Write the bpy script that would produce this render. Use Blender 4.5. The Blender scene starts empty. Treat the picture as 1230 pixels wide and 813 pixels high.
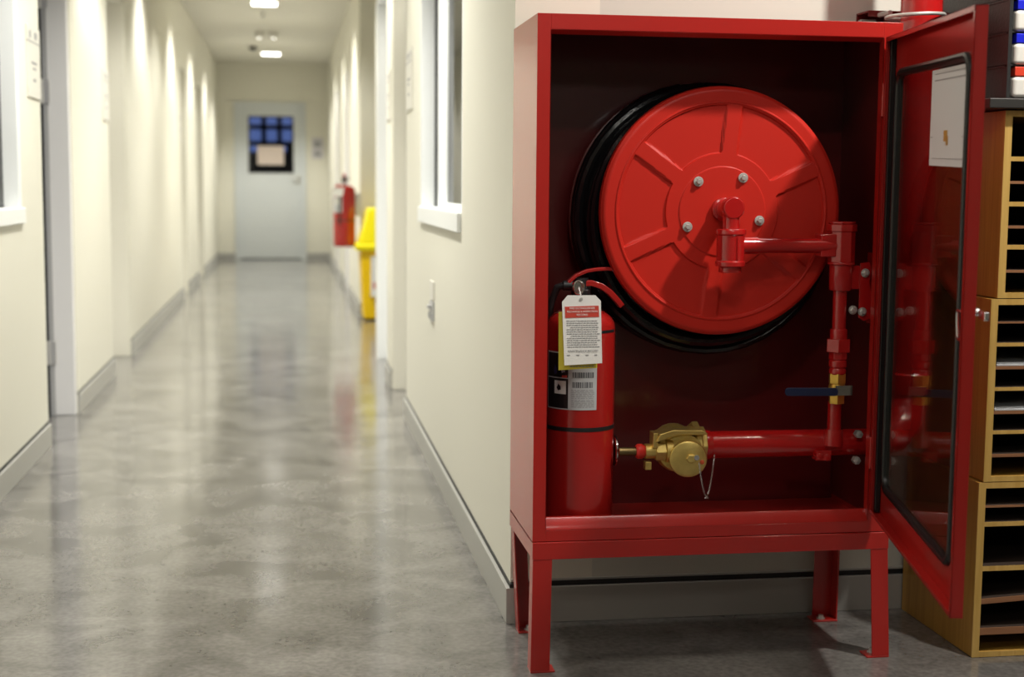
import bpy, bmesh, math, random
from math import sin, cos, pi, radians as R, sqrt
from mathutils import Vector, Matrix
random.seed(7)
D = bpy.data
S = bpy.context.scene
C = S.collection

# ------------------------------------------------------------------ camera
cam = D.cameras.new('camera'); co = D.objects.new('camera', cam); C.objects.link(co)
cam.sensor_width = 36; cam.lens = 1720/1230*36; cam.clip_start = .05; cam.clip_end = 100
RX = Vector((0.98809171, -0.15364304, 0.00828218))
UX = Vector((0.00817087, 0.10614659, 0.99431692))
FX = Vector((0.153649, 0.98240863, -0.10613796))
m = Matrix.Identity(4)
for i in range(3):
    m[i][0] = RX[i]; m[i][1] = UX[i]; m[i][2] = -FX[i]
m[0][3] = 0; m[1][3] = 0; m[2][3] = 1.05
co.matrix_world = m
S.camera = co
cam.dof.use_dof = True; cam.dof.focus_distance = 3.12; cam.dof.aperture_fstop = 3.0

# ------------------------------------------------------------------ colour, world, lights
S.view_settings.view_transform = 'Standard'
S.view_settings.look = 'None'
S.view_settings.exposure = 0.0
S.view_settings.gamma = 1.0
S.view_settings.use_curve_mapping = False
W = D.worlds.new('world'); S.world = W; W.use_nodes = True
W.node_tree.nodes['Background'].inputs[0].default_value = (.10, .16, .42, 1)
W.node_tree.nodes['Background'].inputs[1].default_value = .9

def lamp(kind, name, loc, energy, color=(1, 1, 1), target=None, **k):
    l = D.lights.new(name, kind); l.energy = energy; l.color = color
    for a, b in k.items(): setattr(l, a, b)
    o = D.objects.new(name, l); C.objects.link(o); o.location = loc
    if target is not None:
        d = Vector(target) - Vector(loc)
        o.rotation_euler = d.to_track_quat('-Z', 'Y').to_euler()
    return o
WARM = (1.0, .93, .80)
CORR = (1.0, .98, .90)
KEY = (1.9, 2.18, 2.66)
lamp('SPOT', 'key_downlight', KEY, 190, (1, .95, .87), (1.25, 3.0, .8), spot_size=R(125), spot_blend=.5, shadow_soft_size=.05)
lamp('AREA', 'room_light', (1.0, 1.35, 2.66), 7, (1, .95, .90), (1.0, 1.35, 0), shape='RECTANGLE', size=1.3, size_y=.14)
lamp('SPOT', 'side_downlight', (.25, .85, 2.66), 28, (1, .95, .88), (1.1, 2.8, .6), spot_size=R(110), spot_blend=.6, shadow_soft_size=.06)
lamp('AREA', 'rear_room_light', (.9, -1.4, 2.62), 11, (1, .96, .88), (.9, -.4, 0), shape='RECTANGLE', size=1.2, size_y=.4)
# added spots without fixtures, throwing the light scallops on the corridor walls
for y in (2.35, 4.85, 7.35, 9.85, 12.4, 14.8, 17.3):
    for sx in (-1, 1):
        if sx > 0 and y < 3: continue
        x = -.955 + .42 if sx < 0 else .522 - .38
        lamp('SPOT', 'scallop_spot', (x, y, 2.66), 45 if y < 3 else 46 if y < 6 else 130, CORR, (x + sx*.12, y, 0), spot_size=R(103), spot_blend=.7, shadow_soft_size=.09)

for y in (3.3, 4.75, 5.85, 8.4, 10.95, 13.5, 16.1, 18.9):  # second one is extra, added to brighten the near left jamb
    lamp('SPOT', 'corridor_light', (-.2, y, 2.66), 32 if y < 4 else 140 if y < 5 else 105 if y < 7 else 100 if y < 18 else 150, CORR, (-.2, y, 0), spot_size=R(118), spot_blend=.6, shadow_soft_size=.08)

# ------------------------------------------------------------------ materials
def mat(name, col, rough=.5, metal=0, spec=.5, coat=0, coatr=.05, noise=None, bump=None, emit=None):
    """noise=(scale, strength, colour2[, stretch]); bump=(scale, strength)"""
    M = D.materials.new(name); M.use_nodes = True
    nt = M.node_tree; b = nt.nodes['Principled BSDF']
    b.inputs['Base Color'].default_value = (*col, 1); b.inputs['Roughness'].default_value = rough
    b.inputs['Metallic'].default_value = metal; b.inputs['Specular IOR Level'].default_value = spec
    b.inputs['Coat Weight'].default_value = coat; b.inputs['Coat Roughness'].default_value = coatr
    tc = nt.nodes.new('ShaderNodeTexCoord')
    if noise:
        n = nt.nodes.new('ShaderNodeTexNoise'); n.inputs['Scale'].default_value = noise[0]; n.inputs['Detail'].default_value = 6
        mp = nt.nodes.new('ShaderNodeMapping'); nt.links.new(tc.outputs['Object'], mp.inputs[0]); nt.links.new(mp.outputs[0], n.inputs[0])
        if len(noise) > 3: mp.inputs['Scale'].default_value = noise[3]
        r = nt.nodes.new('ShaderNodeValToRGB'); r.color_ramp.elements[0].position = .5 - noise[1]; r.color_ramp.elements[1].position = .5 + noise[1]
        r.color_ramp.elements[0].color = (*col, 1); r.color_ramp.elements[1].color = (*noise[2], 1)
        nt.links.new(n.outputs[0], r.inputs[0]); nt.links.new(r.outputs[0], b.inputs['Base Color'])
    if bump:
        n = nt.nodes.new('ShaderNodeTexNoise'); n.inputs['Scale'].default_value = bump[0]; n.inputs['Detail'].default_value = 4
        nt.links.new(tc.outputs['Object'], n.inputs[0])
        bp = nt.nodes.new('ShaderNodeBump'); bp.inputs['Strength'].default_value = bump[1]; bp.inputs['Distance'].default_value = .01
        nt.links.new(n.outputs[0], bp.inputs['Height']); nt.links.new(bp.outputs[0], b.inputs['Normal'])
        if coat: nt.links.new(bp.outputs[0], b.inputs['Coat Normal'])
    if emit:
        b.inputs['Emission Color'].default_value = (*emit[0], 1); b.inputs['Emission Strength'].default_value = emit[1]
    return M
def node_floor():
    M = D.materials.new('polished_concrete'); M.use_nodes = True; nt = M.node_tree; N = nt.nodes; b = N['Principled BSDF']; Lk = nt.links.new
    tc = N.new('ShaderNodeTexCoord')
    def noise(s, d=8, dist=0):
        n = N.new('ShaderNodeTexNoise'); n.inputs['Scale'].default_value = s; n.inputs['Detail'].default_value = d; n.inputs['Distortion'].default_value = dist
        Lk(tc.outputs['Object'], n.inputs[0]); return n
    a = noise(5, 10, .8); c = noise(70, 6); e = noise(1.6, 4, .4)
    r1 = N.new('ShaderNodeValToRGB'); r1.color_ramp.elements[0].position = .33; r1.color_ramp.elements[1].position = .68
    r1.color_ramp.elements[0].color = (.098, .093, .088, 1); r1.color_ramp.elements[1].color = (.195, .186, .176, 1); Lk(a.outputs[0], r1.inputs[0])
    r2 = N.new('ShaderNodeValToRGB'); r2.color_ramp.elements[0].position = .35; r2.color_ramp.elements[1].position = .65
    r2.color_ramp.elements[0].color = (.82, .82, .82, 1); r2.color_ramp.elements[1].color = (1.15, 1.15, 1.15, 1); Lk(c.outputs[0], r2.inputs[0])
    mx = N.new('ShaderNodeMix'); mx.data_type = 'RGBA'; mx.blend_type = 'MULTIPLY'; mx.inputs[0].default_value = 1
    Lk(r1.outputs[0], mx.inputs[6]); Lk(r2.outputs[0], mx.inputs[7]); Lk(mx.outputs[2], b.inputs['Base Color'])
    r3 = N.new('ShaderNodeMapRange'); r3.inputs[3].default_value = .09; r3.inputs[4].default_value = .20; Lk(e.outputs[0], r3.inputs[0]); Lk(r3.outputs[0], b.inputs['Roughness'])
    bp = N.new('ShaderNodeBump'); bp.inputs['Strength'].default_value = .05; bp.inputs['Distance'].default_value = .01
    w = noise(7, 2); Lk(w.outputs[0], bp.inputs['Height']); Lk(bp.outputs[0], b.inputs['Normal'])
    b.inputs['Specular IOR Level'].default_value = .75
    return M
def node_glass(name, tint=(1, 1, 1), rough=0.0):
    M = D.materials.new(name); M.use_nodes = True; nt = M.node_tree; N = nt.nodes; N.remove(N['Principled BSDF'])
    t = N.new('ShaderNodeBsdfTransparent'); t.inputs[0].default_value = (*tint, 1)
    g = N.new('ShaderNodeBsdfGlossy'); g.inputs['Roughness'].default_value = rough
    f = N.new('ShaderNodeFresnel'); f.inputs[0].default_value = 1.52
    mm = N.new('ShaderNodeMath'); mm.operation = 'MULTIPLY'; mm.inputs[1].default_value = .8; mm.use_clamp = True
    nt.links.new(f.outputs[0], mm.inputs[0])
    mx = N.new('ShaderNodeMixShader'); nt.links.new(mm.outputs[0], mx.inputs[0]); nt.links.new(t.outputs[0], mx.inputs[1]); nt.links.new(g.outputs[0], mx.inputs[2])
    nt.links.new(mx.outputs[0], N['Material Output'].inputs[0])
    return M
def node_wood(name, c1, c2, rough=.4, axis=2):
    M = D.materials.new(name); M.use_nodes = True; nt = M.node_tree; N = nt.nodes; b = N['Principled BSDF']
    tc = N.new('ShaderNodeTexCoord'); mp = N.new('ShaderNodeMapping'); sc = [60, 60, 60]; sc[axis] = 3; mp.inputs['Scale'].default_value = sc
    n = N.new('ShaderNodeTexNoise'); n.inputs['Scale'].default_value = 1; n.inputs['Detail'].default_value = 5; n.inputs['Distortion'].default_value = 1
    nt.links.new(tc.outputs['Object'], mp.inputs[0]); nt.links.new(mp.outputs[0], n.inputs[0])
    r = N.new('ShaderNodeValToRGB'); r.color_ramp.elements[0].position = .3; r.color_ramp.elements[1].position = .7
    r.color_ramp.elements[0].color = (*c1, 1); r.color_ramp.elements[1].color = (*c2, 1)
    nt.links.new(n.outputs[0], r.inputs[0]); nt.links.new(r.outputs[0], b.inputs['Base Color'])
    b.inputs['Roughness'].default_value = rough
    return M

FLOOR = node_floor()
WALL = mat('cream_wall', (.735, .715, .62), .55, bump=(40, .03))
WALL2 = mat('room_wall', (.60, .60, .535), .6, bump=(40, .03))
CEIL = mat('ceiling_paint', (.72, .70, .62), .8)
BASE = mat('grey_baseboard', (.40, .395, .37), .35)
SHADOWGAP = mat('shadow_gap_black', (.012, .012, .012), .6)
FRAME = mat('white_door_frame', (.83, .82, .82), .35)
FARDOOR = mat('far_door_paint', (.60, .63, .64), .4)
ALU = mat('white_aluminium', (.84, .86, .86), .35)
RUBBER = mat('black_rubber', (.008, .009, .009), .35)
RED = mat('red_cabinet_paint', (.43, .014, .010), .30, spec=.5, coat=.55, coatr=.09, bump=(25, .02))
REDIN = mat('shaded_red_paint', (.12, .008, .008), .30, coat=.4, coatr=.1, bump=(12, .03))  # cabinet red darkened so the inside looks unlit
REDDISC = mat('red_reel_paint', (.56, .020, .011), .42, spec=.3, coat=.1, coatr=.2)
REDPIPE = mat('red_pipe_paint', (.46, .010, .010), .22, coat=1, coatr=.04, bump=(60, .04))
REDEXT = mat('red_extinguisher_paint', (.37, .011, .009), .25, coat=.6, coatr=.06)
STEEL = mat('zinc_steel', (.62, .61, .58), .38, .55)
CHROME = mat('chrome', (.75, .75, .75), .15, 1)
BRASS = mat('brass', (.86, .66, .22), .40, .85, noise=(40, .25, (.66, .48, .14)), bump=(90, .08))
BRASSY = mat('bright_brass', (.80, .52, .10), .3, .8)
BLACK = mat('black_plastic', (.012, .012, .013), .4)
HOSE = mat('black_hose', (.008, .008, .009), .18, bump=(70, .08))
BLUE = mat('blue_lever', (.010, .018, .06), .4)
WHITE = mat('white_card', (.80, .79, .76), .5)
PAPER = mat('white_paper', (.72, .73, .74), .6)
YEL = mat('yellow_card', (.72, .60, .06), .5)
YBIN = mat('yellow_bin', (.93, .60, .0), .35)
YLID = mat('yellow_bin_lid', (.95, .82, .0), .35)
INK = mat('ink', (.08, .08, .09), .7)
INKL = mat('grey_ink', (.30, .30, .31), .7)
REDINK = mat('red_ink', (.55, .05, .03), .6)
PINKINK = mat('pale_ink', (.75, .5, .45), .6)
LABEL = mat('silver_label', (.50, .51, .52), .4)
WOOD = node_wood('pine_laminate', (.37, .19, .030), (.49, .275, .055), .38)
WOODF = node_wood('pine_edge', (.50, .30, .07), (.62, .40, .12), .4)
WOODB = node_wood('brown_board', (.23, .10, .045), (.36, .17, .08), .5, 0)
WOODSHADE = mat('shaded_board', (.03, .016, .009), .8)  # near-black colour stands in for deep shade inside the pigeonholes
DKGREY = mat('dark_grey_plastic', (.022, .022, .022), .45, bump=(120, .1))
SLAB = mat('charcoal_slab', (.035, .034, .032), .4)
DRAWER = mat('white_drawer', (.74, .73, .68), .35)
DBLUE = mat('blue_clip', (.012, .02, .62), .35)
DRED = mat('red_clip', (.70, .06, .03), .35)
GLASS = node_glass('door_glass', (.93, .90, .86))
PANE = node_glass('window_glass', (.25, .26, .25))
EPANE = node_glass('end_pane', (.9, .9, .9))
LIT = mat('lit_diffuser', (.9, .9, .85), .5, emit=((1, .97, .9), 9))
DARKOUT = mat('dark_lattice', (.012, .010, .02), .8)
TAN = mat('tan_mark', (.50, .28, .06), .5)
OFFW = mat('off_white_plastic', (.70, .68, .62), .4)
GREYP = mat('grey_plate', (.42, .42, .42), .4)

# ------------------------------------------------------------------ mesh builder
class MB:
    def __init__(s): s.b = bmesh.new()
    def box(s, x0, x1, y0, y1, z0, z1, M=None):
        v = [s.b.verts.new((x, y, z)) for z in (z0, z1) for y in (y0, y1) for x in (x0, x1)]
        for f in ((0, 2, 3, 1), (4, 5, 7, 6), (0, 1, 5, 4), (2, 6, 7, 3), (0, 4, 6, 2), (1, 3, 7, 5)): s.b.faces.new([v[i] for i in f])
        if M: bmesh.ops.transform(s.b, matrix=M, verts=v)
        return s
    def hexa(s, bot, top):
        """bot/top: four points each, counter-clockwise"""
        v = [s.b.verts.new(p) for p in (*bot, *top)]
        for f in ((3, 2, 1, 0), (4, 5, 6, 7), (0, 1, 5, 4), (1, 2, 6, 5), (2, 3, 7, 6), (3, 0, 4, 7)): s.b.faces.new([v[i] for i in f])
        return s
    def lathe(s, prof, c=(0, 0, 0), axis='Z', n=32, cap=True):
        """prof: list of (radius, height) along the axis"""
        c = Vector(c); rings = []
        def P(r, h, t):
            a, b = r*cos(t), r*sin(t)
            return c + (Vector((a, b, h)) if axis == 'Z' else Vector((a, h, b)) if axis == 'Y' else Vector((h, a, b)))
        for r, h in prof:
            if r < 1e-6: rings.append([s.b.verts.new(P(0, h, 0))])
            else: rings.append([s.b.verts.new(P(r, h, 2*pi*i/n)) for i in range(n)])
        for A, B in zip(rings, rings[1:]):
            for i in range(n):
                j = (i+1) % n
                if len(A) == 1 and len(B) == 1: continue
                if len(A) == 1: s.b.faces.new((A[0], B[i], B[j]))
                elif len(B) == 1: s.b.faces.new((A[i], A[j], B[0]))
                else: s.b.faces.new((A[i], A[j], B[j], B[i]))
        if cap:
            for r_ in (rings[0], rings[-1]):
                if len(r_) > 2: s.b.faces.new(r_)
        return s
    def cyl(s, p0, p1, r, n=24, r1=None):
        p0, p1 = Vector(p0), Vector(p1); return s.tube([p0, p1], [r, r if r1 is None else r1], n)
    def tube(s, pts, r, n=12, closed=False):
        pts = [Vector(p) for p in pts]; k = len(pts); rr = r if isinstance(r, (list, tuple)) else [r]*k
        rings = []; up = None
        for i, p in enumerate(pts):
            if closed: t = pts[(i+1) % k] - pts[i-1]
            else: t = pts[min(i+1, k-1)] - pts[max(i-1, 0)]
            t.normalize()
            if up is None: up = Vector((0, 0, 1)) if abs(t.z) < .9 else Vector((1, 0, 0))
            a = up - t*up.dot(t)
            if a.length < 1e-4: a = Vector((1, 0, 0)) - t*t.x
            a.normalize(); up = a; b = t.cross(a)
            rings.append([s.b.verts.new(p + (a*cos(2*pi*q/n) + b*sin(2*pi*q/n))*rr[i]) for q in range(n)])
        pr = list(zip(rings, rings[1:])) + ([(rings[-1], rings[0])] if closed else [])
        for A, B in pr:
            for q in range(n): s.b.faces.new((A[q], A[(q+1) % n], B[(q+1) % n], B[q]))
        if not closed: s.b.faces.new(rings[0]); s.b.faces.new(rings[-1])
        return s
    def prism(s, pts2, f):
        """pts2: outline; f(p, side) -> 3D for side 0/1"""
        A = [s.b.verts.new(f(p, 0)) for p in pts2]; B = [s.b.verts.new(f(p, 1)) for p in pts2]; n = len(A)
        s.b.faces.new(A); s.b.faces.new(B)
        for i in range(n): s.b.faces.new((A[i], A[(i+1) % n], B[(i+1) % n], B[i]))
        return s
    def sphere(s, c, r, sc=(1, 1, 1)):
        bmesh.ops.create_uvsphere(s.b, u_segments=20, v_segments=12, radius=r, matrix=Matrix.Translation(c) @ Matrix.Diagonal((*sc, 1))); return s
    def build(s, name, M, parent=None, bevel=0, smooth=False, solid=0, seg=2):
        bmesh.ops.recalc_face_normals(s.b, faces=s.b.faces)
        me = D.meshes.new(name); s.b.to_mesh(me); s.b.free(); me.materials.append(M)
        o = D.objects.new(name, me); C.objects.link(o)
        if smooth or bevel:
            me.shade_smooth()
            me.set_sharp_from_angle(angle=R(35))
        if solid:
            q = o.modifiers.new('solid', 'SOLIDIFY'); q.thickness = solid
        if bevel:
            q = o.modifiers.new('bevel', 'BEVEL'); q.width = bevel; q.segments = seg; q.limit_method = 'ANGLE'; q.angle_limit = R(40)
            me.shade_smooth(); q.harden_normals = True
        if parent is not None:
            o.parent = parent
            o.matrix_parent_inverse = parent.matrix_basis.inverted()
        return o
def tag(o, label, cat, group=None, kind=None):
    o['label'] = label; o['category'] = cat
    if group: o['group'] = group
    if kind: o['kind'] = kind
    return o
def struct(o, label=None, cat=None):
    o['kind'] = 'structure'
    if label: o['label'] = label; o['category'] = cat
    return o
def thing(name, loc, label, cat, group=None):
    o = D.objects.new(name, None); C.objects.link(o); o.location = loc; o.empty_display_size = .05
    return tag(o, label, cat, group)
def textobj(body, size, origin, ux, uy, M, parent, name='lettering', align='CENTER', bold=0):
    cu = D.curves.new(name, 'FONT'); cu.body = body; cu.size = size; cu.align_x = align; cu.align_y = 'CENTER'; cu.offset = bold*size; cu.extrude = .00005
    cu.materials.append(M)
    o = D.objects.new(name, cu); C.objects.link(o)
    ux, uy = Vector(ux).normalized(), Vector(uy).normalized(); uz = ux.cross(uy)
    mm = Matrix.Identity(4)
    for i in range(3): mm[i][0] = ux[i]; mm[i][1] = uy[i]; mm[i][2] = uz[i]; mm[i][3] = origin[i]
    o.matrix_world = mm
    bpy.context.view_layer.update()
    me = D.meshes.new_from_object(o.evaluated_get(bpy.context.evaluated_depsgraph_get()))
    D.objects.remove(o); me.materials.clear(); me.materials.append(M)
    o = D.objects.new(name, me); C.objects.link(o); o.matrix_world = mm
    if parent is not None:
        o.parent = parent; o.matrix_parent_inverse = parent.matrix_basis.inverted()
    return o

# ================================================================== SETTING
CZ = 2.70; HD = 2.13
struct(MB().box(-3.5, 4.2, -3.2, 23, -.1, 0).build('floor', FLOOR), 'polished grey concrete floor with mottled sheen', 'floor')
struct(MB().box(-3.5, 4.2, -3.2, 21, CZ, CZ+.1).build('ceiling', CEIL), 'plain cream ceiling over corridor', 'ceiling')
# left wall: solid runs, lintels above the recesses, window hole
LX = -.955
Lrec = [(5.88, 6.69), (8.05, 8.95), (13.35, 14.15), (15.8, 16.75)]
b = MB(); y = 5.42
for a, c in Lrec:
    b.box(LX-.20, LX, y, a, 0, CZ); b.box(LX-.20, LX, a, c, HD, CZ); y = c
b.box(LX-.20, LX, y, 20.3, 0, CZ)
b.box(LX-.20, LX, 3.9, 5.42, 0, .955); b.box(LX-.20, LX, 3.9, 5.42, 2.15, CZ); b.box(LX-.20, LX, -3, 3.9, 0, CZ)
struct(b.build('wall_left', WALL))
struct(MB().box(LX-.06, LX-.005, 17.2, 20.3, 0, CZ).build('trim_20', WALL))
# right wall
RXW = .522; FRX = .565
b = MB()
b.box(RXW, RXW+.2, 3.33, 4.34, 0, CZ); b.box(RXW, RXW+.2, 4.34, 5.70, 0, .965); b.box(RXW, RXW+.2, 4.34, 5.70, 2.15, CZ)
b.box(RXW, RXW+.2, 5.70, 6.43, 0, CZ); b.box(RXW, RXW+.2, 6.43, 7.34, HD, CZ); b.box(RXW, RXW+.2, 7.34, 7.70, 0, CZ)
b.box(RXW, RXW+.2, 7.70, 8.63, HD, CZ); b.box(RXW+.062, RXW+.2, 8.63, 8.70, 0, CZ); b.box(RXW, RXW+.2, 8.66, 8.74, 0, CZ)
struct(b.build('wall_right', WALL))
b = MB()
Rrec = [(13.7, 14.6), (16.55, 17.4)]; y = 11.45
for a, c in Rrec:
    b.box(FRX, FRX+.2, y, a, 0, CZ); b.box(FRX, FRX+.2, a, c, HD, CZ); y = c
b.box(FRX, FRX+.2, y, 20.3, 0, CZ)
struct(b.build('wall_right', WALL))
b = MB(); b.box(FRX+.2, 2.1, 11.45, 11.65, 0, CZ); b.box(1.9, 2.1, 8.74, 11.45, 0, CZ); b.box(RXW+.2, 2.1, 8.54, 8.74, 0, CZ)
struct(b.build('wall_alcove', WALL))
struct(MB().box(RXW+.2, 4.1, 3.33, 3.50, 0, CZ).build('wall_back', WALL2), 'pale wall behind the red cabinet', 'wall')
struct(MB().box(3.9, 4.1, -3, 3.33, 0, CZ).build('wall_side', WALL2))
struct(MB().box(-1.2, 4.1, -3.2, -3, 0, CZ).build('wall_rear', WALL2))
# far end wall with door opening
b = MB(); b.box(-1.3, -.73, 20.3, 20.45, 0, CZ); b.box(.25, .8, 20.3, 20.45, 0, CZ); b.box(-.73, .25, 20.3, 20.45, 2.165, CZ)
struct(b.build('wall_far', WALL), 'cream end wall of the corridor', 'wall')
# baseboards with dark shadow gap above
BH = .088
def baseboard(name, segs):
    b = MB(); g = MB()
    for x0, x1, y0, y1 in segs:
        b.box(x0, x1, y0, y1, 0, BH)
    o = struct(b.build(name, BASE, bevel=.0015))
    return o
def gap(name, segs):
    g = MB()
    for x0, x1, y0, y1 in segs: g.box(x0, x1, y0, y1, BH, BH+.010)
    return struct(g.build(name, SHADOWGAP))
b_l = [(LX-.002, -.943, -3, 5.88), (LX-.002, -.943, 6.69, 8.05), (LX-.002, -.943, 8.95, 13.35), (LX-.002, -.943, 14.15, 15.8), (LX-.002, -.943, 16.75, 20.3)]
baseboard('baseboard_left', b_l); gap('trim_1', [(x0-.01, x1-.009, a, c) for x0, x1, a, c in b_l])
b_r = [(.510, RXW+.002, 3.318, 6.43), (.510, RXW+.002, 7.34, 7.70), (.553, FRX+.002, 11.44, 13.7), (.553, FRX+.002, 14.6, 16.55), (.553, FRX+.002, 17.4, 20.3)]
baseboard('baseboard_right', b_r); gap('trim_2', [(x0+.009, x1+.01, a, c) for x0, x1, a, c in b_r])
baseboard('baseboard_back', [(.5225, 1.9, 3.318, 3.332)])
struct(MB().box(.5225, 1.9, 3.3265, 3.332, BH, BH+.0135).build('trim_3', SHADOWGAP))
struct(MB().box(.5225, 1.9, 3.324, 3.3305, BH+.0135, BH+.018).build('trim_4', BASE))
baseboard('baseboard_far', [(-.955, -.73, 20.285, 20.30), (.25, .553, 20.285, 20.30)])
baseboard('baseboard_alcove', [(.57, 1.9, 11.435, 11.45)])
# door frames (jambs) and leaves
def left_door(n, y0, y1, Mj, wide, leaf_open=False):
    d = thing('door_%d' % n, (LX, y1, 0), 'white door set into the left corridor wall recess', 'door')
    d['kind'] = 'structure'
    MB().box(LX-.135, LX-.004, y1-.045, y1+.001, 0, HD).box(LX-.135, LX-.004, y0, y0+.03, 0, HD).box(LX-.135, LX-.004, y0, y1, HD-.03, HD+.001).build('door_frame', Mj, d, bevel=.003)
    return d
d1 = left_door(1, *Lrec[0], FRAME, 1)
MB().box(LX-.112, LX-.090, 6.641, 6.646, 0, HD).build('rebate', GREYP, d1)
MB().box(LX-.128, LX-.111, 6.640, 6.646, 0, HD).build('seal', RUBBER, d1)  # black strip put in for the shade of the gap beside the jamb
MB().box(LX-.95, LX-.139, 6.62, 6.66, .01, HD-.03).build('door_leaf', FRAME, d1, bevel=.003)
for z in (.285, 1.447, 1.86):
    h = MB().box(LX-.125, LX-.082, 6.636, 6.640, z-.052, z+.052).build('hinge', STEEL, d1, bevel=.001)
    MB().cyl((LX-.114, 6.633, z-.054), (LX-.114, 6.633, z+.054), .006, 10).build('hinge_pin', STEEL, h, smooth=True)
d2 = left_door(2, *Lrec[1], WALL, 1)
MB().box(LX-.175, LX-.135, Lrec[1][0]+.03, Lrec[1][1]-.045, .005, HD-.03).build('door_leaf', FRAME, d2)
for k, rr in ((3, Lrec[2]), (4, Lrec[3])):
    d = left_door(k, *rr, WALL, 1)
    MB().box(LX-.175, LX-.135, rr[0]+.03, rr[1]-.045, .005, HD-.03).build('door_leaf', FRAME, d)
def right_door(n, y0, y1, X, Mj, dep):
    d = thing('door_%d' % n, (X, y1, 0), 'pale door set into the right corridor wall recess', 'door'); d['kind'] = 'structure'
    MB().box(X+.003, X+dep, y1-.04, y1+.001, 0, HD).box(X+.003, X+dep, y0, y0+.03, 0, HD).box(X+.003, X+dep, y0, y1, HD-.03, HD+.001).build('door_frame', Mj, d, bevel=.003)
    MB().box(X+dep, X+dep+.04, y0, y1, 0, HD).build('door_leaf', FRAME, d)
right_door(5, 6.43, 7.34, RXW, WALL, .07); right_door(6, 7.70, 8.66, RXW, ALU, .075)
right_door(7, *Rrec[0], FRX, FRAME, .07); right_door(8, *Rrec[1], FRX, FRAME, .07)
for i, rr in enumerate(Lrec[1:]+[(0, 0)]):
    pass
# far door
fd = thing('door_9', (-.24, 20.3, 0), 'grey door with square glazed panel at the far corridor end', 'door'); fd['kind'] = 'structure'
MB().box(-.73, -.66, 20.27, 20.40, 0, 2.10).box(.18, .25, 20.27, 20.40, 0, 2.10).box(-.73, .25, 20.27, 20.46, 2.10, 2.17).build('door_frame', FARDOOR, fd)
b = MB(); b.box(-.66, -.53, 20.31, 20.35, .012, 2.10); b.box(.07, .18, 20.31, 20.35, .012, 2.10); b.box(-.53, .07, 20.31, 20.35, .012, 1.205); b.box(-.53, .07, 20.31, 20.35, 1.97, 2.10)
fl = b.build('door_leaf', FARDOOR, fd)
MB().box(-.53, .07, 20.328, 20.333, 1.205, 1.97).build('glass_pane', EPANE, fl)
b = MB(); b.box(-.54, -.52, 20.305, 20.312, 1.195, 1.98); b.box(.06, .08, 20.305, 20.312, 1.195, 1.98); b.box(-.54, .08, 20.305, 20.312, 1.195, 1.213); b.box(-.54, .08, 20.305, 20.312, 1.962, 1.98)
b.build('glazing_bead', BLACK, fl)
h = MB().box(.125, .165, 20.298, 20.31, 1.05, 1.17).build('handle_plate', STEEL, fd, bevel=.003)
MB().tube([(.145, 20.30, 1.135), (.145, 20.255, 1.135), (.11, 20.25, 1.135), (.03, 20.25, 1.137)], .010, 10).build('lever_handle', STEEL, h, smooth=True)
MB().lathe([(.02, 0), (.02, -.012), (0, -.012)], (.145, 20.298, 1.065), 'Y', 16).build('key_cylinder', STEEL, h)
# dark lattice outside the end door, evening sky seen through it
b = MB()
for x in (-.60, -.335, -.115, .10, .28): b.box(x-.035, x+.035, 20.9, 20.95, .6, 2.6)
for z in (1.85, 1.62, 1.42, 1.22, 2.06): b.box(-1, .7, 20.9, 20.95, z-.032, z+.032)
b.box(-1, .7, 20.96, 21.0, 0, 1.50); b.box(-.02, .7, 20.96, 21.0, 1.4, 1.62)
tag(b.build('lattice_screen', DARKOUT), 'dark lattice screen seen through the glazed panel of the end door', 'screen')

# windows
def window(n, side):
    w = D.objects.new('window_%d' % n, None); C.objects.link(w); w['kind'] = 'structure'
    return w
w1 = window(1, 1)
b = MB(); x = RXW
b.box(x-.002, x+.050, 5.68, 5.70, .965, 2.15); b.box(x, x+.050, 4.34, 4.36, .965, 2.15); b.box(x, x+.050, 4.37, 5.66, 2.13, 2.15)
b.build('window_reveal', ALU, w1)
b = MB(); b.box(x+.049, x+.055, 5.60, 5.70, .965, 2.15).box(x+.049, x+.055, 4.34, 4.40, .965, 2.15)
b.build('window_gasket', BLACK, w1)
b = MB(); b.box(x+.055, x+.085, 5.29, 5.62, .965, 2.15).box(x+.055, x+.085, 4.34, 4.39, .965, 2.15).box(x+.055, x+.085, 4.39, 5.29, .965, .985).box(x+.055, x+.085, 4.39, 5.29, 2.11, 2.15)
b.build('window_frame', ALU, w1)
MB().box(x+.062, x+.066, 4.39, 5.29, .985, 2.11).build('window_pane', PANE, w1)
MB().box(x-.014, x+.075, 4.36, 5.71, .905, .966).build('window_sill', ALU, w1, bevel=.003)
w2 = window(2, -1)
b = MB(); x = LX
b.box(x-.05, x+.002, 5.36, 5.42, .955, 2.15).box(x-.05, x, 3.9, 3.93, .955, 2.15).build('window_reveal', ALU, w2)
MB().box(x-.06, x-.05, 5.28, 5.42, .955, 2.15).build('window_gasket', BLACK, w2)
MB().box(x-.10, x-.06, 5.25, 5.42, .955, 2.15).box(x-.10, x-.06, 3.9, 3.95, .955, 2.15).box(x-.10, x-.06, 3.9, 5.42, .955, .975).build('window_frame', ALU, w2)
MB().box(x-.082, x-.078, 3.95, 5.25, .975, 2.15).build('window_pane', PANE, w2)
MB().box(x-.075, x+.014, 3.88, 5.43, .90, .956).build('window_sill', ALU, w2, bevel=.003)
# dark rooms behind the panes
struct(MB().box(2.4, 2.5, 3.5, 6.5, 0, CZ).build('wall_office', WALL2))
struct(MB().box(-3.0, -2.9, 3, 8.5, 0, CZ).build('wall_office', WALL2))

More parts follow.
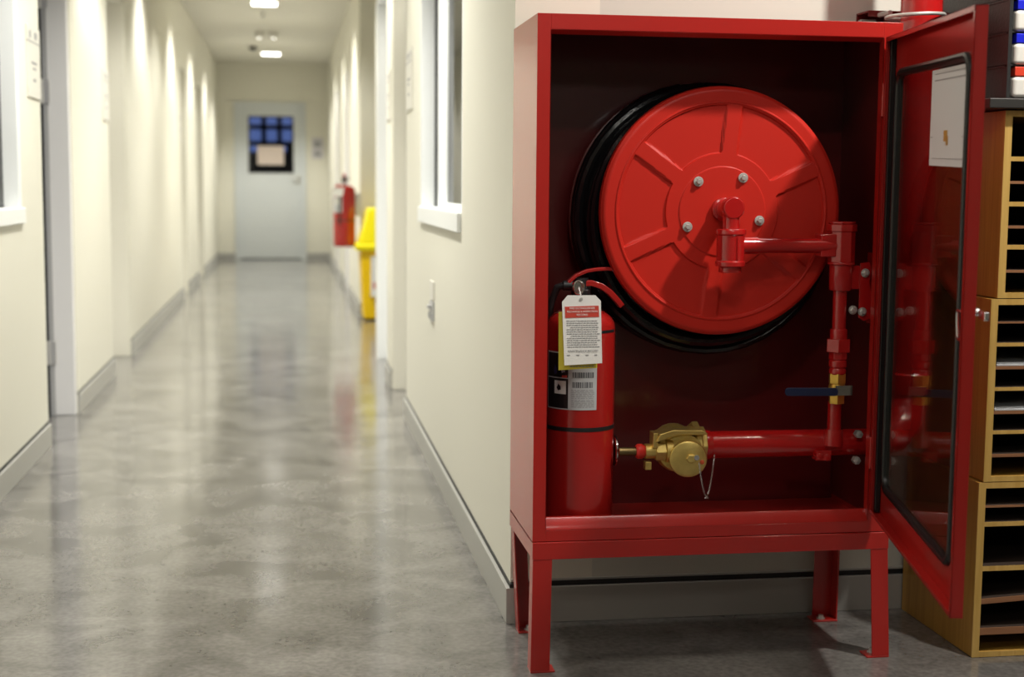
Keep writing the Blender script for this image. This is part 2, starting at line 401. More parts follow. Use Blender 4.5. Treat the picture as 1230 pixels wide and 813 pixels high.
# ceiling fittings
protoY = [13.5, 18.65]
for i, y in enumerate((13.5, 18.65)):
    t = thing('ceiling_light', (-.2, y, CZ), ['lit square ceiling light at the top edge, nearest in the corridor', 'lit square ceiling light farthest down, by the end wall'][i], 'light', 'square lights along the corridor ceiling')
    MB().box(-.335, -.065, y-.135, y+.135, CZ-.02, CZ+.001).build('trim_ring', OFFW, t, bevel=.004)
    MB().box(-.31, -.09, y-.11, y+.11, CZ-.024, CZ-.018).build('diffuser', LIT, t)
t = thing('emergency_light', (-.22, 16.12, CZ), 'white ceiling fitting with two small round lit lamps side by side', 'light')
MB().lathe([(.07, 0), (.07, -.03), (.045, -.06), (0, -.075)], (-.22, 16.12, CZ), 'Z', 24).build('housing', OFFW, t, smooth=True)
for x in (-.30, -.14):
    h = MB().lathe([(.045, -.01), (.05, -.07), (.04, -.075)], (x, 16.1, CZ), 'Z', 20).build('lamp_head', OFFW, t, smooth=True)
    MB().lathe([(0, -.076), (.04, -.074)], (x, 16.1, CZ), 'Z', 20, cap=False).build('lens', LIT, h)
MB().box(-.31, -.13, 16.09, 16.11, CZ-.03, CZ-.015).build('bracket', OFFW, t)
t = thing('smoke_detector', (-.40, 17.7, CZ), 'small dark detector on ceiling left of the far square light', 'detector')
MB().lathe([(.06, 0), (.06, -.02), (.05, -.025)], (-.40, 17.7, CZ), 'Z', 24).build('base', OFFW, t, smooth=True)
MB().lathe([(.055, -.025), (.045, -.06), (0, -.07)], (-.40, 17.7, CZ), 'Z', 24).build('dome', BLACK, t, smooth=True)
t = thing('ceiling_sprinkler', (-.225, 14.3, CZ), 'small grey sprinkler head hanging from the corridor ceiling', 'sprinkler')
MB().lathe([(.03, 0), (.03, -.006), (.012, -.01), (.010, -.05)], (-.225, 14.3, CZ), 'Z', 16).build('stem', STEEL, t, smooth=True)
MB().lathe([(.022, -.055), (.022, -.058)], (-.225, 14.3, CZ), 'Z', 16).build('deflector', STEEL, t)

# ================================================================== SIGNS AND SOCKETS
def door_sign(X, y0, y1, z0, z1, side, label):
    t = thing('door_sign', (X, (y0+y1)/2, z0), label, 'sign', 'door signs on the corridor walls')
    zs = z1-(z1-z0)*.22
    f = side
    a, c = sorted((X, X+f*.006))
    MB().box(a, c, y0, y1, z0, zs-.002).build('name_plate', OFFW, t, bevel=.001)
    MB().box(a, c, y0, y1, zs+.002, z1).build('number_plate', OFFW, t, bevel=.001)
    a, c = sorted((X+f*.006, X+f*.0066))
    ym = (y0+y1)/2; w = (y1-y0)
    for q in ((ym-.22*w, ym+.2*w, z0+.125, z0+.135), (ym-.12*w, ym+.14*w, z0+.105, z0+.113), (ym-.1*w, ym+.1*w, z0+.06, z0+.072), (y0+.15*w, y0+.28*w, zs+.012, zs+.04), (ym+.05*w, ym+.25*w, zs+.015, zs+.04)):
        MB().box(a, c, *q).build('print', INKL, t)
    MB().box(a, c, y0, y1, zs-.002, zs+.002).build('divider', INKL, t)
door_sign(LX, 5.60, 5.87, 1.366, 1.632, 1, 'two-part door sign nearest the camera on the left wall')
door_sign(LX, 7.80, 8.04, 1.375, 1.64, 1, 'two-part door sign on left wall before the second recess')
door_sign(LX, 13.1, 13.33, 1.40, 1.66, 1, 'small far door sign on left wall before the third recess')
door_sign(RXW, 6.09, 6.39, 1.37, 1.63, -1, 'two-part door sign on right wall beyond the tall window')
door_sign(RXW, 7.42, 7.66, 1.38, 1.635, -1, 'small door sign on the narrow brightly lit right wall stub')
t = thing('wall_socket', (RXW, 5.22, .56), 'small wall socket plate low on the right corridor wall under the window', 'socket')
MB().box(RXW-.008, RXW, 5.165, 5.285, .555, .625).build('socket_plate', GREYP, t, bevel=.002)
MB().box(RXW-.014, RXW-.008, 5.19, 5.21, .565, .585).box(RXW-.014, RXW-.008, 5.24, 5.26, .565, .585).box(RXW-.020, RXW-.008, 5.20, 5.25, .600, .612).build('switch', GREYP, t)
MB().box(RXW-.006, RXW, 5.165, 5.285, .632, .70).build('upper_plate', OFFW, t, bevel=.002)
o = tag(MB().box(-.417, -.055, 20.315, 20.3265, 1.31, 1.57).build('paper_notice', mat('pinkish_notice', (.62, .52, .46), .6)), 'pale notice stuck on the glazed panel of end door', 'notice')
t = thing('wall_notice', (.41, 20.3, 1.4), 'small pale printed notice on end wall right of the door', 'notice')
MB().box(.33, .49, 20.29, 20.30, 1.40, 1.69).build('sheet', mat('lilac_sheet', (.56, .54, .57), .6), t)
MB().box(.36, .46, 20.288, 20.291, 1.56, 1.64).build('print', INKL, t)
MB().box(.37, .45, 20.288, 20.291, 1.44, 1.50).build('print', INKL, t)

# ================================================================== EXTINGUISHERS
def arc_patch(c, r, a0, a1, z0, z1, n=24, t=.0006):
    """patch on a cylinder; angle 0 faces -Y, positive toward +X"""
    b = MB(); pts = [(a0+(a1-a0)*i/n) for i in range(n+1)]
    f = lambda a, rr, z: (c[0]+rr*sin(a), c[1]-rr*cos(a), z)
    for p, q in zip(pts, pts[1:]):
        b.hexa([f(p, r-.0005, z0), f(p, r+t, z0), f(q, r+t, z0), f(q, r-.0005, z0)], [f(p, r-.0005, z1), f(p, r+t, z1), f(q, r+t, z1), f(q, r-.0005, z1)])
    return b
def extinguisher(c, r, h, label, a_lab, lz0, lz1, bands, handle_ang=0, detailed=True):
    x, y, z = c
    t = thing('fire_extinguisher', c, label, 'fire extinguisher')
    prof = [(0, .004), (r*.7, .004), (r*.86, 0), (r*.97, .012), (r, .026)]
    sh = h*.915
    prof += [(r, sh)] + [(r*(1-(1-cos(q))*.78) if False else r*(.26+.74*cos(q)), sh+(h-sh)*sin(q)) for q in (R(15), R(30), R(45), R(60), R(75), R(90))]
    prof += [(.022, h+.002), (.019, h+.006), (.019, h+.022), (0, h+.022)]
    cy = MB().lathe(prof, c, 'Z', 56).build('cylinder', REDEXT, t, smooth=True)
    for bz, bh, a0, a1 in bands:
        arc_patch(c, r, a0, a1, z+bz, z+bz+bh, 40).build('band', BLACK, cy)
    a0, a1 = a_lab
    lb = arc_patch(c, r, a0, a1, z+lz0, z+lz1, 24, .0009).build('label', LABEL, t)
    # label print
    H = lz1-lz0; A = a1-a0
    def P(f0, f1, g0, g1, M, nm='label_print'):
        arc_patch(c, r+.0008, a0+A*f0, a0+A*f1, z+lz0+H*g0, z+lz0+H*g1, 6, .0005).build(nm, M, lb)
    if detailed:
        P(.02, .48, .02, .54, BLACK, 'pictogram_panel'); P(.02, .48, .56, .98, BLACK, 'pictogram_panel')
        arc_patch(c, r+.0013, a0+A*.20, a0+A*.44, z+lz0+H*.27, z+lz0+H*.50, 4, .0004).build('pictogram', WHITE, lb)
        b = MB(); f = lambda a, rr, zz: (c[0]+rr*sin(a), c[1]-rr*cos(a), zz)
        def blob(fa, g, ra, rz, Mn, nm='pictogram'):
            q = MB(); am = a0+A*fa; zm = z+lz0+H*g; ps = [(am+ra*cos(k*pi/5)*(1+.3*sin(3*k)), zm+rz*sin(k*pi/5)*(1+.25*cos(2*k))) for k in range(10)]
            q.prism(ps, lambda p, s: f(p[0], r+.0016+s*.0006, p[1])); q.build(nm, Mn, lb)
        blob(.30, .38, .06, .007, BLACK); blob(.38, .70, .06, .008, mat('grey_pict', (.35, .36, .45), .5)); blob(.22, .68, .05, .010, mat('dark_blue_pict', (.03, .03, .10), .5))
        P(.36, .46, .555, .60, REDINK)
        # bar codes: many narrow strokes in one printed patch
        for g0, g1 in ((.39, .49), (.565, .66), (.84, .93)):
            q = MB(); u = .56
            while u < .93:
                wv = random.choice((.008, .014, .022)); aa, bb = a0+A*u, a0+A*(u+wv)
                q.hexa([f(aa, r, z+lz0+H*g0), f(aa, r+.0013, z+lz0+H*g0), f(bb, r+.0013, z+lz0+H*g0), f(bb, r, z+lz0+H*g0)],
                       [f(aa, r, z+lz0+H*g1), f(aa, r+.0013, z+lz0+H*g1), f(bb, r+.0013, z+lz0+H*g1), f(bb, r, z+lz0+H*g1)])
                u += wv+random.choice((.010, .016))
            q.build('bar_code', INK, lb)
        q = MB()
        for k in range(13):
            g = .345-k*.024 if k < 7 else .335-k*.024
            u = .54
            while u < .93:
                wv = random.uniform(.03, .10); aa, bb = a0+A*u, a0+A*min(u+wv, .95)
                q.hexa([f(aa, r, z+lz0+H*g), f(aa, r+.0012, z+lz0+H*g), f(bb, r+.0012, z+lz0+H*g), f(bb, r, z+lz0+H*g)],
                       [f(aa, r, z+lz0+H*(g+.012)), f(aa, r+.0012, z+lz0+H*(g+.012)), f(bb, r+.0012, z+lz0+H*(g+.012)), f(bb, r, z+lz0+H*(g+.012))])
                u += wv+.015
        q.build('fine_print', INKL, lb)
    else:
        P(.3, .9, .1, .4, GREYP); P(.3, .9, .55, .9, OFFW)
    # valve: body, gauge, levers, pin, all turned by handle_ang
    hz = z+h+.022
    rot = Matrix.Translation((x, y, 0)) @ Matrix.Rotation(handle_ang, 4, 'Z')
    Q = lambda px, py, pz: rot @ Vector((px, py, pz))
    v = MB().lathe([(.017, 0), (.021, .004), (.021, .018), (.016, .022), (.016, .045), (0, .045)], (x, y, hz), 'Z', 24).cyl(Q(-.04, 0, hz+.028), Q(.02, 0, hz+.028), .011, 16).build('valve_body', BLACK, t, smooth=True)
    MB().cyl(Q(-.012, -.016, hz+.026), Q(-.012, -.030, hz+.026), .0135, 20).build('pressure_gauge', CHROME, v, smooth=True)
    def lever(name, pts, w, th, M):
        q = MB(); n = len(pts)
        rings = []
        for i, (px, pz) in enumerate(pts):
            p0 = pts[max(i-1, 0)]; p1 = pts[min(i+1, n-1)]
            tx, tz = p1[0]-p0[0], p1[1]-p0[1]; l = sqrt(tx*tx+tz*tz); nx, nz = -tz/l, tx/l
            ww = w*(1 if i < n-1 else .8)
            rings.append([q.b.verts.new(Q(px+nx*s2*th/2, s1*ww/2, hz+pz+nz*s2*th/2)) for s1, s2 in ((-1, -1), (1, -1), (1, 1), (-1, 1))])
        for A_, B_ in zip(rings, rings[1:]):
            for k in range(4): q.b.faces.new((A_[k], A_[(k+1) % 4], B_[(k+1) % 4], B_[k]))
        q.b.faces.new(rings[0]); q.b.faces.new(rings[-1])
        return q.build(name, M, t, bevel=.002)
    lv = lever('operating_lever', [(-.030, .034), (-.012, .050), (.012, .060), (.035, .064), (.058, .065), (.070, .064)], .018, .008, REDEXT)
    q = MB(); q.hexa([Q(.070, -.007, hz+.060), Q(.092, -.005, hz+.0595), Q(.092, .005, hz+.0595), Q(.070, .007, hz+.060)], [Q(.070, -.007, hz+.068), Q(.092, -.005, hz+.064), Q(.092, .005, hz+.064), Q(.070, .007, hz+.068)])
    q.build('lever_tip', mat('pale_blue_tip', (.35, .5, .75), .3), lv)
    lever('carry_handle', [(.000, .032), (.022, .034), (.044, .027), (.064, .013), (.082, -.006), (.092, -.018)], .026, .013, REDEXT)
    pts = [Q(-.012+.011*cos(k*pi/8), -.034-.002*sin(k), hz+.026+.014*sin(k*pi/8)) for k in range(16)]
    MB().tube(pts, .0024, 8, True).build('pull_ring', CHROME, t, smooth=True)
    hp = [Q(-.038, 0, hz+.028), Q(-.052, .004, hz+.024), Q(-.064, .012, hz-.01), Q(-.068, .018, hz-.05), Q(-r*.9, r*.5, hz-.12), Q(-r*.92, r*.55, z+h*.35)]
    MB().tube(hp, .008, 12).build('discharge_hose', BLACK, t, smooth=True)
    return t
EC = (.634, 3.080, .297)
extinguisher(EC, .0765, .486, 'red fire extinguisher standing inside the open cabinet, white tag on its neck', (R(-74), R(17)), .271, .396,
             [(.437, .006, R(5), R(62)), (.223, .009, R(-100), R(95))])
FE = (.432, 11.3, .565)
fe = extinguisher(FE, .087, .48, 'red fire extinguisher hung on the corridor wall above the yellow bin', (R(-75), R(-12)), .265, .385, [(.200, .009, R(-95), R(95))], handle_ang=R(95), detailed=False)
MB().box(.519, .566, 11.28, 11.32, .80, .98).build('wall_bracket', STEEL, fe)

ft = MB().prism([(.338, .955), (.415, .955), (.432, 1.04), (.425, 1.065), (.365, 1.065), (.352, 1.05)], lambda p, s: (p[0], 11.19+s*.001, p[1])).build('inspection_tag', WHITE)
tag(ft, 'white tag hanging on the extinguisher beside the yellow bin', 'tag')
MB().prism([(.360, 1.025), (.425, 1.025), (.428, 1.045), (.362, 1.045)], lambda p, s: (p[0], 11.188+s*.001, p[1])).build('red_heading', REDINK, ft)
# tags hanging on the neck of the near extinguisher
def tagcard(name, quad, zt, M, th, label, y=(2.972, 2.964)):
    """quad: outline (x,z); y = depth top, bottom"""
    pass
def card(name, pts, ytop, ybot, M, label, cat, th=.0008):
    zs = [p[1] for p in pts]; z0, z1 = min(zs), max(zs)
    yy = lambda z: ybot+(ytop-ybot)*(z-z0)/(z1-z0)
    o = MB().prism(pts, lambda p, s: (p[0], yy(p[1])+s*th, p[1])).build(name, M)
    tag(o, label, cat); return o, yy
tl, tr, br, bl = (.571, .817), (.655, .817), (.659, .674), (.577, .672)
pts = [(.583, .820), (.643, .820), (.655, .808), (.659, .675), (.577, .671), (.571, .806)]
wt, yy = card('inspection_tag', pts, 2.970, 2.966, WHITE, 'white inspection tag with red heading, hanging from the extinguisher neck', 'tag')
def onc(x, z, off=.0006): return (x, yy(z)-off, z)
q = MB(); q.prism([(.577, .796), (.650, .798), (.6515, .774), (.578, .772)], lambda p, s: (p[0], yy(p[1])-.0002-s*.0005, p[1])); q.build('red_heading', REDINK, wt)
for k, (s_, zz, sz) in enumerate((('FIRE EXTINGUISHER', .7925, .0075), ('RECHARGE & INSPECTION', .7855, .0068), ('RECORD', .7785, .0075))):
    textobj(s_, sz*.82, onc(.6145, zz, .0016), (1, 0, .02), (0, .02, 1), WHITE, wt)
textobj('MAINTENANCE RECORD', .0058, onc(.617, .7015, .0012), (1, 0, .02), (0, .02, 1), INK, wt)
q = MB()
for k in range(13):
    z = .765-k*.0046; x = .581+k*.0002
    if k in (3, 7): x += .008
    while x < .648:
        w = random.uniform(.002, .007); q.prism([(x, z), (x+w, z), (x+w, z+.0016), (x, z+.0016)], lambda p, s: (p[0], yy(p[1])-.0002-s*.0005, p[1])); x += w+.0014
for x in (.586, .606, .626, .645): q.prism([(x-.003, .692), (x+.003, .692), (x+.003, .694), (x-.003, .694)], lambda p, s: (p[0], yy(p[1])-.0002-s*.0005, p[1]))
q.build('fine_print', INKL, wt)
MB().lathe([(.0025, -.001), (.0035, -.0014), (.0012, -.0016)], (.612, 2.9695, .812), 'Y', 16).build('eyelet', STEEL, wt)
MB().tube([(.612, 2.9690, .812), (.612, 2.972, .822), (.612, 2.990, .829), (.616, 3.02, .832), (.612, 2.992, .836), (.611, 2.976, .824)], .0008, 6, True).build('string', WHITE, wt)
yt, yy2 = card('maintenance_tag', [(.566, .784), (.600, .784), (.650, .75), (.650, .664), (.566, .660)], 2.980, 2.974, YEL, 'yellow tag hanging behind the white tag on the extinguisher', 'tag')
q = MB()
x = .59
for k in range(8):
    q.prism([(x, .6665), (x+.005, .6667), (x+.005, .6685), (x, .6683)], lambda p, s: (p[0], yy2(p[1])-.0002-s*.0005, p[1])); x += .0068
q.build('fine_print', INKL, yt)

# ================================================================== RED CABINET
cx0, cx1, cy0, cy1, cz0, cz1 = .512, 1.31, 2.966, 3.285, .29, 1.405
ox0, ox1, oz0, oz1 = .541, 1.267, .316, 1.372
cab = thing('hose_reel_cabinet', (.91, 3.12, 0), 'tall red steel fire hose cabinet on legs with its glazed door open', 'cabinet')
b = MB(); T = .003
b.box(cx0, cx0+T, cy0+.001, cy1, cz0, cz1); b.box(cx1-T, cx1, cy0+.001, cy1, cz0, cz1); b.box(cx0+T, cx1-T, cy0+.001, cy1, cz1-T, cz1)
b.build('outer_shell', RED, cab, bevel=.001)
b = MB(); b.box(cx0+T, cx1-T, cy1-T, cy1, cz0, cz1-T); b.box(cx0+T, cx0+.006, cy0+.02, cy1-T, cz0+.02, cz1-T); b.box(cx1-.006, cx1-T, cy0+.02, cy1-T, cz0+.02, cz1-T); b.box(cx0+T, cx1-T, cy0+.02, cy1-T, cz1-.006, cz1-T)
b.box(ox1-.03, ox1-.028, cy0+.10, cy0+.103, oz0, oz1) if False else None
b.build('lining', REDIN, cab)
b = MB(); b.box(cx0+T, cx1-T, cy0+.003, cy1-T, cz0, .297)
b.build('cabinet_floor', RED, cab)
b = MB()  # face frame, four bars with inward return lips
b.box(cx0, ox0, cy0, cy0+.002, cz0, cz1); b.box(ox1, cx1, cy0, cy0+.002, cz0, cz1); b.box(ox0, ox1, cy0, cy0+.002, oz1, cz1); b.box(ox0, ox1, cy0, cy0+.002, cz0, oz0-.002)
b.box(ox0-.002, ox0, cy0, cy0+.022, oz0, oz1); b.box(ox1, ox1+.002, cy0, cy0+.022, oz0, oz1); b.box(ox0, ox1, cy0, cy0+.022, oz1, oz1+.002); 
def lip(y0, z0, y1, z1, th=.002):
    b.hexa([(ox0-.001, y0, z0-th), (ox1+.001, y0, z0-th), (ox1+.001, y1, z1-th), (ox0-.001, y1, z1-th)], [(ox0-.001, y0, z0), (ox1+.001, y0, z0), (ox1+.001, y1, z1), (ox0-.001, y1, z1)])
lip(cy0, oz0, cy0+.016, .339); lip(cy0+.016, .339, cy0+.026, .339); lip(cy0+.0, oz1+.002, cy0+.016, oz1-.006)
b.box(ox0-.001, ox1+.001, cy0+.024, cy0+.026, .30, .339)
b.build('face_frame', RED, cab, bevel=.0012)
# stand
b = MB(); z0, z1 = .251, .2885
b.box(cx0, 1.318, 2.962, 2.966, z0, z1); b.box(cx0, cx0+.004, 2.966, 3.285, z0, z1); b.box(1.314, 1.318, 2.966, 3.285, z0, z1); b.box(cx0, 1.318, 3.281, 3.285, z0, z1)
b.box(cx0, 1.318, 2.966, 2.995, z1-.004, z1); b.box(cx0, .545, 2.995, 3.28, z1-.004, z1); b.box(1.285, 1.318, 2.995, 3.28, z1-.004, z1)
b.build('stand_rail', RED, cab, bevel=.001)
def leg(xt, yt, xb, yb, wx, wy):
    """L-section leg: outer corner at (xt,yt) top and (xb,yb) bottom; wx, wy signed flange lengths"""
    th = .004; b = MB(); zt, zb = .252, .004
    def q(x, y, a, c, z): return [(x, y, z), (x+a, y, z), (x+a, y+c, z), (x, y+c, z)]
    sy = th if wy > 0 else -th; sx = th if wx > 0 else -th
    b.hexa(q(xb, yb, wx, sy, zb), q(xt, yt, wx, sy, zt)); b.hexa(q(xb, yb+sy, sx, wy-sy, zb), q(xt, yt+sy, sx, wy-sy, zt))
    o = b.build('leg', RED, cab, bevel=.001)
    MB().box(min(xb, xb+wx)-(.012 if wx < 0 else -0.0), max(xb, xb+wx)+(.012 if wx > 0 else 0), min(yb, yb+wy*1.1), max(yb, yb+wy*1.1), 0, .004).build('foot_plate', RED, o, bevel=.001)
    MB().lathe([(.011, .004), (.011, .006), (.007, .0065), (.007, .014), (0, .015)], (xb+wx*.75, yb+wy*.7, 0), 'Z', 8).build('anchor_bolt', STEEL, o, smooth=True)
leg(.513, 2.963, .510, 2.963, .042, .04); leg(1.317, 2.963, 1.330, 2.965, -.040, .04)
leg(.515, 3.284, .528, 3.284, .036, -.04); leg(1.320, 3.284, 1.316, 3.280, -.050, -.04)

# ---- door: u along the leaf, w toward its inner side
DA = R(78); dd = Vector((-cos(DA), -sin(DA), 0)); dn = Vector((-sin(DA), cos(DA), 0)); DP = .022
HP = Vector((1.267, 2.955, 0)) - dn*DP
DL = .72; SAG = .020
def DW(u, w, z): p = HP + dd*u + dn*w; return Vector((p.x, p.y, z - SAG*u/DL))
door = MB()
def dbox(b, u0, u1, w0, w1, z0, z1):
    b.hexa([DW(u0, w0, z0), DW(u1, w0, z0), DW(u1, w1, z0), DW(u0, w1, z0)], [DW(u0, w0, z1), DW(u1, w0, z1), DW(u1, w1, z1), DW(u0, w1, z1)])
def rrect(u0, u1, z0, z1, r, n=8):
    out = []
    for cu_, cz_, a in ((u1-r, z1-r, 0), (u0+r, z1-r, 90), (u0+r, z0+r, 180), (u1-r, z0+r, 270)):
        for k in range(n+1): t = R(a+90*k/n); out.append((cu_+r*cos(t), cz_+r*sin(t)))
    return out
zt, zb = 1.372, .337
GU0, GU1, GZ0, GZ1 = .052, .640, .402, 1.298
def ringplate(inner, ou0, ou1, oz0_, oz1_, w0, w1):
    """plate between a rounded opening and a rectangle"""
    n = len(inner); outer = []
    for (u, z) in inner:
        cu_, cz_ = (GU0+GU1)/2, (GZ0+GZ1)/2
        du, dz = u-cu_, z-cz_
        su = ((ou1-cu_) if du > 0 else (cu_-ou0))/max(abs(du), 1e-6); sz = ((oz1_-cz_) if dz > 0 else (cz_-oz0_))/max(abs(dz), 1e-6)
        k = min(su, sz); outer.append((cu_+du*k, cz_+dz*k))
    # snap the nearest outer point to each corner
    for cu2, cz2 in ((ou0, oz0_), (ou0, oz1_), (ou1, oz0_), (ou1, oz1_)):
        i = min(range(n), key=lambda i: (outer[i][0]-cu2)**2+(outer[i][1]-cz2)**2); outer[i] = (cu2, cz2)
    b = MB(); V = {}
    for nm, L, w in (('i0', inner, w0), ('o0', outer, w0), ('i1', inner, w1), ('o1', outer, w1)):
        V[nm] = [b.b.verts.new(DW(u, w, z)) for u, z in L]
    for i in range(n):
        j = (i+1) % n
        b.b.faces.new((V['i0'][i], V['i0'][j], V['o0'][j], V['o0'][i])); b.b.faces.new((V['i1'][i], V['i1'][j], V['o1'][j], V['o1'][i]))
        b.b.faces.new((V['i0'][i], V['i0'][j], V['i1'][j], V['i1'][i])); b.b.faces.new((V['o0'][i], V['o0'][j], V['o1'][j], V['o1'][i]))
    return b
dr = ringplate(rrect(GU0, GU1, GZ0, GZ1, .035), 0, DL, zb, zt, 0, .002).build('door_leaf', RED, cab)
dr['label'] = 'open red door leaf with a tall glazed opening'
b = MB(); t2 = .002
dbox(b, 0, DL, .002, DP, zt-t2, zt); dbox(b, 0, DL, .002, DP, zb, zb+t2); dbox(b, 0, t2, .002, DP, zb, zt); dbox(b, DL-t2, DL, .002, DP, zb, zt)
dbox(b, 0, DL, DP-t2, DP, zt-.010, zt); dbox(b, 0, DL, DP-t2, DP, zb, zb+.008); dbox(b, DL-.009, DL, DP-t2, DP, zb, zt); dbox(b, 0, .008, DP-t2, DP, zb, zt)
b.build('door_flange', RED, dr)
b = MB(); dbox(b, .002, .017, .002, .014, zb+.004, zt-.004); b.build('door_seal', RUBBER, dr, bevel=.002)  # black strip added on the hinge flange in place of its shadow
# gasket: tube following the rounded opening
gp = [DW(u, .003, z) for u, z in rrect(GU0+.003, GU1-.003, GZ0+.003, GZ1-.003, .034)]
MB().tube(gp, .0085, 10, True).build('glazing_gasket', RUBBER, dr, smooth=True)
b = MB(); b.prism(rrect(GU0-.002, GU1+.002, GZ0-.002, GZ1+.002, .034), lambda p, s: DW(p[0], -.001+s*.003, p[1]))
gl = b.build('glass_pane', GLASS, dr)
for z in (1.24, .47):
    MB().cyl(Vector((1.2685, 2.9615, z-.035)), Vector((1.2685, 2.9615, z+.035)), .005, 12).build('hinge', RED, cab, smooth=True)
lt = MB(); lt.cyl(DW(.690, -.012, .862), DW(.690, .016, .862), .007, 14)
lt = lt.build('latch', CHROME, dr, smooth=True)
MB().tube([DW(.690, .014, .862), DW(.668, .016, .862), DW(.655, .014, .860), DW(.652, .013, .84), DW(.656, .012, .815), DW(.664, .012, .812)], .0032, 8).build('latch_hook', CHROME, lt, smooth=True)
b = MB(); dbox(b, .705, .745, -.016, -.008, .853, .868); b.build('latch_handle', CHROME, lt, bevel=.002)
# sheet on the glass, in a clear sleeve
t = thing('instruction_sheet', DW(.49, .004, 1.09), 'white sheet in a plastic sleeve stuck on the open door glass', 'sheet')
b = MB(); dbox(b, .360, .628, .0035, .0042, 1.105, 1.283); b.build('paper', PAPER, t)
b = MB(); dbox(b, .385, .61, .0043, .0047, 1.262, 1.264); dbox(b, .385, .61, .0043, .0047, 1.274, 1.2755); dbox(b, .366, .38, .0043, .0047, 1.157, 1.1585); dbox(b, .60, .62, .0043, .0047, 1.157, 1.1585); dbox(b, .38, .615, .0043, .0047, 1.118, 1.119)
b.build('printed_rule', INKL, t)
b = MB(); dbox(b, .468, .494, .0043, .0050, 1.150, 1.170); dbox(b, .487, .500, .0043, .0050, 1.143, 1.160); b.build('seal_mark', TAN, t)

# ================================================================== HOSE REEL
RC = Vector((.945, 3.060, .997)); RR = .272
reel = thing('hose_reel', (RC.x, 3.15, RC.z), 'large round red hose reel with ribbed disc and black hose coil', 'hose reel')
def ss(a, b_, x):
    t = max(0, min(1, (x-a)/(b_-a))); return t*t*(3-2*t)
def dsurf(r, th):
    h = 0
    e = .0028
    # six pressed sectors between straight ribs
    k = min(((th-R(84+60*i)+pi) % (2*pi))-pi for i in range(6)) if False else None
    da = min((abs(((th-R(84+60*i)+pi) % (2*pi))-pi), i) for i in range(6))[0]
    dist = r*sin(min(da, pi/2))
    ins = ss(.0165+.03*max(0,.2-r)*.4, .0165+.03*max(0,.2-r)*.4+e, dist)*ss(.127, .127+e, r)*(1-ss(.234-e, .234, r))
    # rounded inner corners of every sector
    h -= .005*ins
    h += .0025*(1-ss(.097, .099, r))
    h += .0022*ss(.2355, .2375, r)*(1-ss(.2395, .2425, r))
    h -= .006*ss(.262, RR, r)**2
    return h
def disc(name, c, R0, sgn, M, fine=True):
    b = MB(); rs = [0.0]
    rr_ = 0.0
    brk = [.0, .05, .090] + [.094+.0011*i for i in range(8)] + [.112, .124] + [.126+.0011*i for i in range(7)] + [.15, .18, .21, .227] + [.229+.0011*i for i in range(24)] + [.26, .264, .268, .270, RR]
    nth = 720 if fine else 96
    if not fine: brk = [0, .05, .1, .2, .25, RR]
    k = R0/RR; prev = None; cen = b.b.verts.new((c.x, c.y, c.z))
    if fine: cen.co.y -= sgn*dsurf(0, 0)*1
    for r in brk[1:]:
        ring = []
        for i in range(nth):
            th = 2*pi*i/nth; h = dsurf(r, th) if fine else -(.01 if r >= RR else 0)
            ring.append(b.b.verts.new((c.x+r*k*cos(th), c.y-sgn*h, c.z+r*k*sin(th))))
        if prev is None:
            for i in range(nth): b.b.faces.new((cen, ring[i], ring[(i+1) % nth]))
        else:
            for i in range(nth): b.b.faces.new((prev[i], prev[(i+1) % nth], ring[(i+1) % nth], ring[i]))
        prev = ring
    # rolled rim
    for dr_, dy in ((.002, .013), (.0025, .017), (.001, .021), (-.003, .022), (-.006, .018)):
        ring = [b.b.verts.new((c.x+(R0+dr_)*cos(2*pi*i/nth), c.y+sgn*dy, c.z+(R0+dr_)*sin(2*pi*i/nth))) for i in range(nth)]
        for i in range(nth): b.b.faces.new((prev[i], prev[(i+1) % nth], ring[(i+1) % nth], ring[i]))
        prev = ring
    return b.build(name, M, reel, smooth=True)
fdsc = disc('front_disc', RC, RR, 1, REDDISC)
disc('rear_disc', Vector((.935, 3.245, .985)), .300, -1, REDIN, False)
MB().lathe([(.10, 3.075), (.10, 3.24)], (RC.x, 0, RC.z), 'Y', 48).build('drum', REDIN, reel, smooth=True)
# hose: wound layers, slightly slack, drawn as a continuous spiral
N = 40; ht = .0125
for layer, (r0, ks) in enumerate(((.225, (0, 1, 2, 3, 4, 5)), (.2475, (5, 4, 3, 2, 1, 0)), (.270, (1, 2, 3, 4, 5)), (.2925, (5, 4, 3)))):
    pts = []
    for k in ks:
        for i in range(N):
            a = R(100)+2*pi*i/N
            rr_ = r0+.0025*sin(3*a+k*1.7)+(.010*max(0, -sin(a-.5)) if layer > 1 else 0)
            pts.append((.939+rr_*cos(a), 3.098+.0245*k+(.004*sin(a*2) if layer > 1 else 0), .982+rr_*sin(a)))
    MB().tube(pts, ht, 10).build('hose', HOSE, reel, smooth=True)
for k in range(5):
    a = R(131+72*k); p = RC+Vector((.0865*cos(a), 0, .0865*sin(a)))
    bo = MB().lathe([(.011, -.0045), (.011, -.0065), (.0095, -.0068)], p, 'Y', 20).lathe([(.0066, -.0065), (.0066, -.012), (.0052, -.0135), (0, -.0135)], p, 'Y', 6).build('bolt', STEEL, reel, smooth=False)
